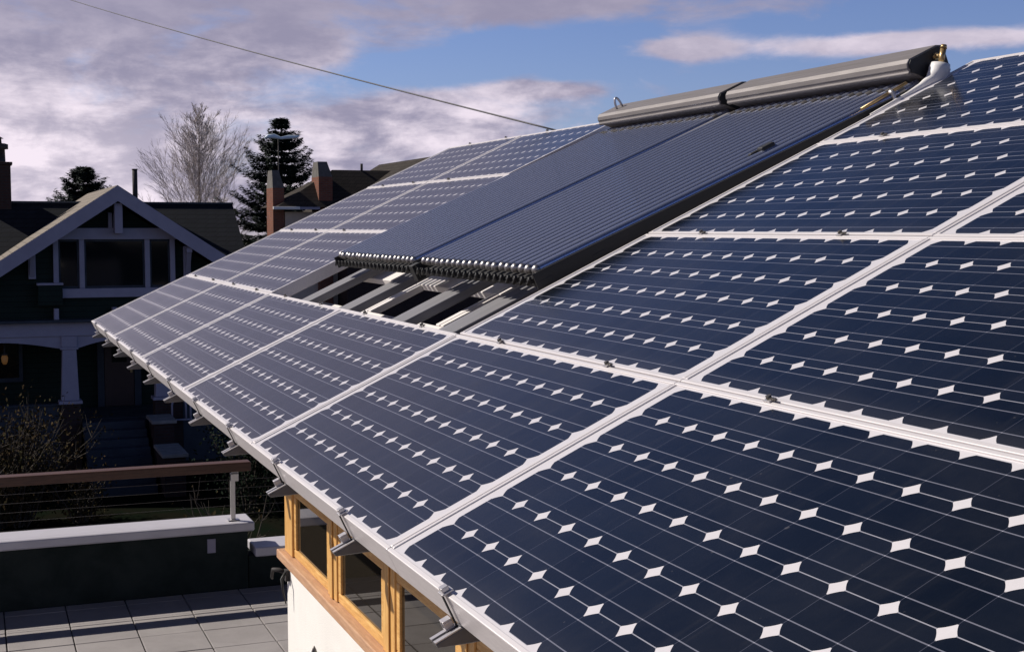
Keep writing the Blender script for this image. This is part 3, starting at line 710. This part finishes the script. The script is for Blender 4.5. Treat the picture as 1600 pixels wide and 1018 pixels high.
    for x0, x1, z in ((XF + 0.45, XF + 1.60, 1.52), (XF + 1.95, XF + 3.55, 0.96)):
        for y0 in (3.38, ):
            m = MB(); bx(m, (x0, y0, 0.0), (x1, y0 + 0.50, z)); ck = m.build('stair_cheek', M['darkbrick'], h)
            m = MB(); bx(m, (x0 - 0.06, y0 - 0.06, z + 0.002), (x1 + 0.06, y0 + 0.56, z + 0.09)); m.build('cheek_cap', M['concrete'], ck, bevel=0.012)
    # arched lattice by the porch pier
    m = MB(); m.tube([tuple(P(XF + 0.5, 3.98, 1.45)), tuple(P(XF + 0.5, 3.98, 1.85))] + [tuple(P(XF + 0.5, 4.16 - 0.18 * math.cos(a), 1.85 + 0.15 * math.sin(a))) for a in [math.pi * i / 8 for i in range(1, 8)]] + [tuple(P(XF + 0.5, 4.34, 1.85)), tuple(P(XF + 0.5, 4.34, 1.45))], 0.025, 6)
    m.tube([tuple(P(XF + 0.5, 4.46, 1.45)), tuple(P(XF + 0.5, 4.46, 1.92))], 0.025, 6); m.tube([tuple(P(XF + 0.5, 3.9, 1.45)), tuple(P(XF + 0.5, 4.5, 1.45))], 0.025, 6)
    m.build('arched_rail', M['trim'], h)
    # chimney and flue pipe on the main roof
    c = MB(); bx(c, (-31.5, -0.55, 6.6), (-30.7, 0.28, 8.30)); bx(c, (-31.55, -0.60, 8.302), (-30.65, 0.33, 8.38)); co = c.build('chimney', M['darkbrick'], h, bevel=0.01)
    c = MB(); c.tube([tuple(P(-31.1, 0.0, z)) for z in (8.38, 8.40, 8.75, 8.76, 8.90, 8.92)], [0.17, 0.16, 0.15, 0.24, 0.24, 0.16], 12); c.tube([tuple(P(-31.1, 0.0, z)) for z in (8.92, 9.05, 9.06, 9.12)], [0.07, 0.06, 0.13, 0.02], 10); c.build('chimney_pot', M['soot'], co)
    c = MB(); c.tube([tuple(P(-31.0, 3.75, 6.9)), tuple(P(-31.0, 3.75, 8.22))], 0.075, 12); c.tube([tuple(P(-31.0, 3.75, 8.22)), tuple(P(-31.0, 3.75, 8.25))], 0.085, 12); c.build('flue_pipe', M['soot'], h)
build_craftsman()

# ------------------------------------------------------------------ second house with brick chimneys
def build_brick_house():
    X0 = -48.0
    h = empty('chimney_house', 'distant brown roofed house with two brick chimneys behind the left panels', 'house', (X0, 14, 0))
    def P(x, y, z): return Vector((x - X0, y - 14, z))
    def bx(m, a, b): m.box(tuple(P(*a)), tuple(P(*b)))
    g = MB(); bx(g, (X0 - 3, 12.05, 0), (X0 - 0.5, 24, 7.2)); g.build('wall', M['cream'], h)
    # hipped roof
    m = MB(); zr, ze = 9.12, 7.40; dpt = 1.75
    A = [P(X0 + 0.1, 11.55, ze), P(X0 + 0.1, 24.5, ze), P(X0 - 2 * dpt, 24.5, ze), P(X0 - 2 * dpt, 11.55, ze)]
    Rg = [P(X0 - dpt + 0.05, 14.5, zr), P(X0 - dpt + 0.05, 24.4, zr)]
    m.face([A[0], A[1], Rg[1], Rg[0]]); m.face([A[2], A[3], Rg[0], Rg[1]]); m.face([A[3], A[0], Rg[0]]); m.face([A[1], A[2], Rg[1]]); m.face(A[::-1])
    m.build('roof', M['brownshingle'], h)
    # cross gable whose left slope catches the sun
    m = MB(); m.prism([(18.1, 9.62), (13.6, 6.9), (13.6, 6.75), (18.1, 9.45), (22.6, 6.75), (22.6, 6.9)], X0 - 6.5, X0 + 1.6, lambda x, y, z: P(x, y, z)); m.build('gable_roof', M['brownshingle'], h)
    g = MB(); g.prism([(18.1, 9.4), (14.4, 6.9), (14.4, 0.0), (21.8, 0.0), (21.8, 6.9)], X0 - 6, X0 + 1.2, lambda x, y, z: P(x, y, z)); g.build('gable_wall', M['darkbrick'], h)
    gt = MB(); bx(gt, (X0 + 0.12, 11.38, 7.29), (X0 + 0.26, 12.55, 7.42)); gt.build('gutter', M['white'], h, bevel=0.02)
    gt = MB(); bx(gt, (X0 + 0.10, 12.56, 7.30), (X0 + 0.2, 13.45, 7.41)); gt.build('fascia', M['trim'], h)
    for (y0, y1, zs, zt, x) in ((11.52, 12.02, 8.25, 9.02, X0 - 0.5), (13.50, 14.12, 8.75, 9.42, X0 - 0.2)):
        c = MB(); dxx = 1.35
        bx(c, (x - dxx, y0, 0), (x, y1, zs)); co = c.build('chimney', M['brick'], h)
        t = MB(); i = 0.20
        lo = [P(x, y0, zs), P(x, y1, zs), P(x - dxx, y1, zs), P(x - dxx, y0, zs)]
        hi = [P(x - 0.25, y0 + 0.02, zt), P(x - 0.25, y1 - 0.18, zt), P(x - dxx + 0.25, y1 - 0.18, zt), P(x - dxx + 0.25, y0 + 0.02, zt)]
        for k in range(4): t.face([lo[k], lo[(k+1) % 4], hi[(k+1) % 4], hi[k]])
        t.face(hi); t.face(lo[::-1]); t.build('shoulder', M['shoulder'], co, weld=True)
    v = MB(); v.tube([tuple(P(X0 - 1.7, 15.87, 8.9)), tuple(P(X0 - 1.7, 15.87, 9.42))], 0.06, 8); v.build('vent_pipe', M['soot'], h)
build_brick_house()
def build_antenna():
    t = empty('roof_antenna', 'pale blue and white aerial on a thin mast in front of the spruce', 'antenna', (-49.0, 11.9, 8.0))
    m = MB(); m.tube([(0, 0, -1.0), (0, 0, 2.45)], 0.028, 8); m.build('mast', M['soot'], t)
    m = MB()
    m.tube([(0.05, -0.63, 2.42), (0.05, -0.45, 2.5), (0.05, -0.2, 2.52), (0.05, 0.1, 2.44), (0.05, 0.45, 2.5), (0.05, 0.8, 2.52), (0.05, 0.93, 2.56)], [0.04, 0.095, 0.11, 0.06, 0.09, 0.06, 0.03], 10)
    m.build('aerial', M['antenna'], t)
build_antenna()

# ------------------------------------------------------------------ trees and shrubs
def spruce(name, label, loc, H, rad, seed, base_z, dens=1.0, top_pow=0.85, group=None):
    rn = random.Random(seed)
    t = empty(name, label, 'tree', loc, group=group)
    m = MB(); m.tube([(0, 0, 0), (0, 0, H * 0.5), (0.05, 0, H * 0.98)], [0.22, 0.14, 0.02], 8); m.build('trunk', M['bark'], t)
    lv = MB(); n_whorl = int(34 * dens)
    for k in range(n_whorl):
        f = min(0.985, (k + rn.uniform(0.0, 1.6)) / n_whorl)
        z = base_z + (H - base_z) * (f ** 0.92)
        Lr = rad * ((1 - f) ** top_pow) * (1.12 if k % 3 == 0 else 0.9) + 0.12
        nb = rn.randint(9, 13)
        a0 = rn.uniform(0, 6.3)
        for j in range(nb):
            a = a0 + 6.283 * j / nb + rn.uniform(-0.35, 0.35)
            L = Lr * rn.uniform(0.55, 1.18)
            droop = rn.uniform(0.15, 0.40) * (1 - 0.6 * f); up = rn.uniform(0.25, 0.5)
            steps = max(4, int(L / 0.11))
            for i in range(steps):
                s = (i + 1) / steps
                r = L * s; zz = z - droop * L * math.sin(s * 2.2) * 0.8 + up * L * s * s * (0.5 + f * 0.7)
                cx, cy = r * math.cos(a), r * math.sin(a)
                wdt = 0.16 * (1 - s) + 0.11
                for q in range(16):
                    ang = a + rn.uniform(-1.2, 1.2); ln = rn.uniform(0.16, 0.36) * (1.15 - 0.5 * s)
                    p = Vector((cx + rn.uniform(-wdt, wdt), cy + rn.uniform(-wdt, wdt), zz + rn.uniform(-0.09, 0.06)))
                    dv = Vector((math.cos(ang), math.sin(ang), rn.uniform(-0.45, 0.35))) * ln
                    sd = Vector((-math.sin(ang), math.cos(ang), rn.uniform(-0.4, 0.4))) * rn.uniform(0.035, 0.065)
                    lv.face([p - sd, p + dv, p + sd])
    lv.build('crown', M['needle'], t)
    return t
spruce('spruce_tree', 'tall dark spruce rising behind the brick chimneys', (-58, 13.95, 0), 12.0, 4.3, 3, 4.4, 0.80, 0.95)
spruce('conifer_tree', 'small dark conifer peeking over the lit gable roof', (-60, 4.45, 0), 9.45, 2.3, 8, 5.0, 0.8, 0.7)

def bare_tree(label, loc, H, seed):
    rn = random.Random(seed)
    t = empty('bare_tree', label, 'tree', loc)
    tk = MB(); tw = MB()
    def limb(p, d, L, r, lvl):
        ns = 5 if lvl < 2 else 3
        pts = [p]; dd = d
        for i in range(ns):
            dd = (dd + Vector((rn.gauss(0, .06), rn.gauss(0, .06), rn.uniform(0.0, .10)))).normalized(); pts.append(pts[-1] + dd * (L / ns))
        rr = [max(0.005, r * (1 - 0.75 * i / ns)) for i in range(ns + 1)]
        (tk if lvl < 1 else tw).tube(pts, rr, 6 if lvl < 1 else 3, cap=False)
        if lvl >= 3: return
        for i in range((0, 13, 8)[lvl] if lvl else 0):
            f = rn.uniform(0.15, 1.0); x = f * ns; j = min(ns - 1, int(x)); b = pts[j].lerp(pts[j + 1], x - j)
            ax = Vector((rn.gauss(0, 1), rn.gauss(0, 1), rn.gauss(0, .3))); side = (ax - dd * ax.dot(dd)).normalized(); sp = rn.uniform(0.25, 0.6)
            limb(b, (dd * math.cos(sp) + side * math.sin(sp)).normalized(), L * rn.uniform(0.28, 0.5) * (1.15 - 0.5 * f), max(0.006, r * 0.5), lvl + 1)
    tk.tube([(0, 0, 0), (0.05, 0.03, H * .4), (0.02, -0.04, H * .7), (0.06, 0.0, H * .9), (0.04, 0.03, H)], [0.15, 0.12, 0.075, 0.03, 0.008], 8, cap=False)
    for k in range(88):
        f = 0.34 + 0.63 * (k + rn.random()) / 88
        a = k * 2.4 + rn.uniform(-.4, .4); sp = rn.uniform(0.35, 1.05) * (1.2 - 0.6 * f)
        L = (H * (1 - f) ** 0.85 * 0.62 + 0.35) * rn.uniform(0.55, 1.1)
        limb(Vector((0.03, 0, H * f)), Vector((math.cos(a) * math.sin(sp), math.sin(a) * math.sin(sp), math.cos(sp))), L, 0.020 * (1.25 - f), 1)
    tk.build('trunk', M['palebark'], t); tw.build('crown', M['twig'], t)
bare_tree('tall leafless tree with fine pale twigs behind the dark roof', (-60, 10.15, 0), 12.4, 5)

def shrub(name, label, loc, H, W, seed, nstem, leaves, matl='deadleaf', up=1.0):
    rn = random.Random(seed)
    t = empty(name, label, 'shrub', loc)
    st = MB(); lf = MB()
    for k in range(nstem):
        a = rn.uniform(0, 6.3); lean = rn.uniform(0.05, 0.75)
        p = Vector((rn.uniform(-.3, .3) * W, rn.uniform(-.3, .3) * W, 0)); d = Vector((math.cos(a) * lean, math.sin(a) * lean, up)).normalized()
        L = H * rn.uniform(0.55, 1.05); pts = [p]; ns = 6
        for i in range(ns):
            d = (d + Vector((rn.gauss(0, .16), rn.gauss(0, .16), rn.gauss(0, .10)))).normalized(); pts.append(pts[-1] + d * L / ns)
        st.tube(pts, [0.022 * (1 - 0.8 * i / ns) for i in range(ns + 1)], 4, cap=False)
        for _ in range(4):
            i = rn.randint(2, ns - 1); b = pts[i]; e = Vector((rn.gauss(0, 1), rn.gauss(0, 1), rn.uniform(0, 1.2))).normalized()
            q = [b, b + e * L * .12, b + (e + Vector((0, 0, .3))) * L * .2]
            st.tube(q, [0.010, 0.007, 0.004], 3, cap=False)
        for _ in range(leaves):
            i = rn.randint(1, ns); b = pts[i] + Vector((rn.gauss(0, .16), rn.gauss(0, .16), rn.gauss(0, .16)))
            x = Vector((rn.gauss(0, 1), rn.gauss(0, 1), rn.gauss(0, 1))).normalized(); y = x.orthogonal().normalized()
            s = rn.uniform(0.025, 0.06)
            lf.face([b - x * s, b + y * s * .55, b + x * s, b - y * s * .55])
    st.build('stem', M['stem'], t); lf.build('foliage', M[matl], t)
shrub('garden_shrub', 'tangled brown leaved shrub left of the porch steps', (-20.6, -0.25, 0), 2.75, 1.5, 2, 110, 70)
shrub('low_shrub', 'low dry shrub with yellowish leaves beside the porch steps', (-20.4, 1.3, 0), 1.35, 0.7, 7, 24, 40)
shrub('bare_shrub', 'thin bare shrub in the dark garden behind the wire railing', (-13.0, 3.4, 0), 2.1, 0.8, 9, 16, 6)
shrub('dark_filler_shrub', 'added dark bush covering the ground right of the porch steps', (-20.5, 5.6, 0), 2.2, 2.6, 12, 70, 130, 'hedge')  # added bush, covers the ground with dark leaves in place of shade
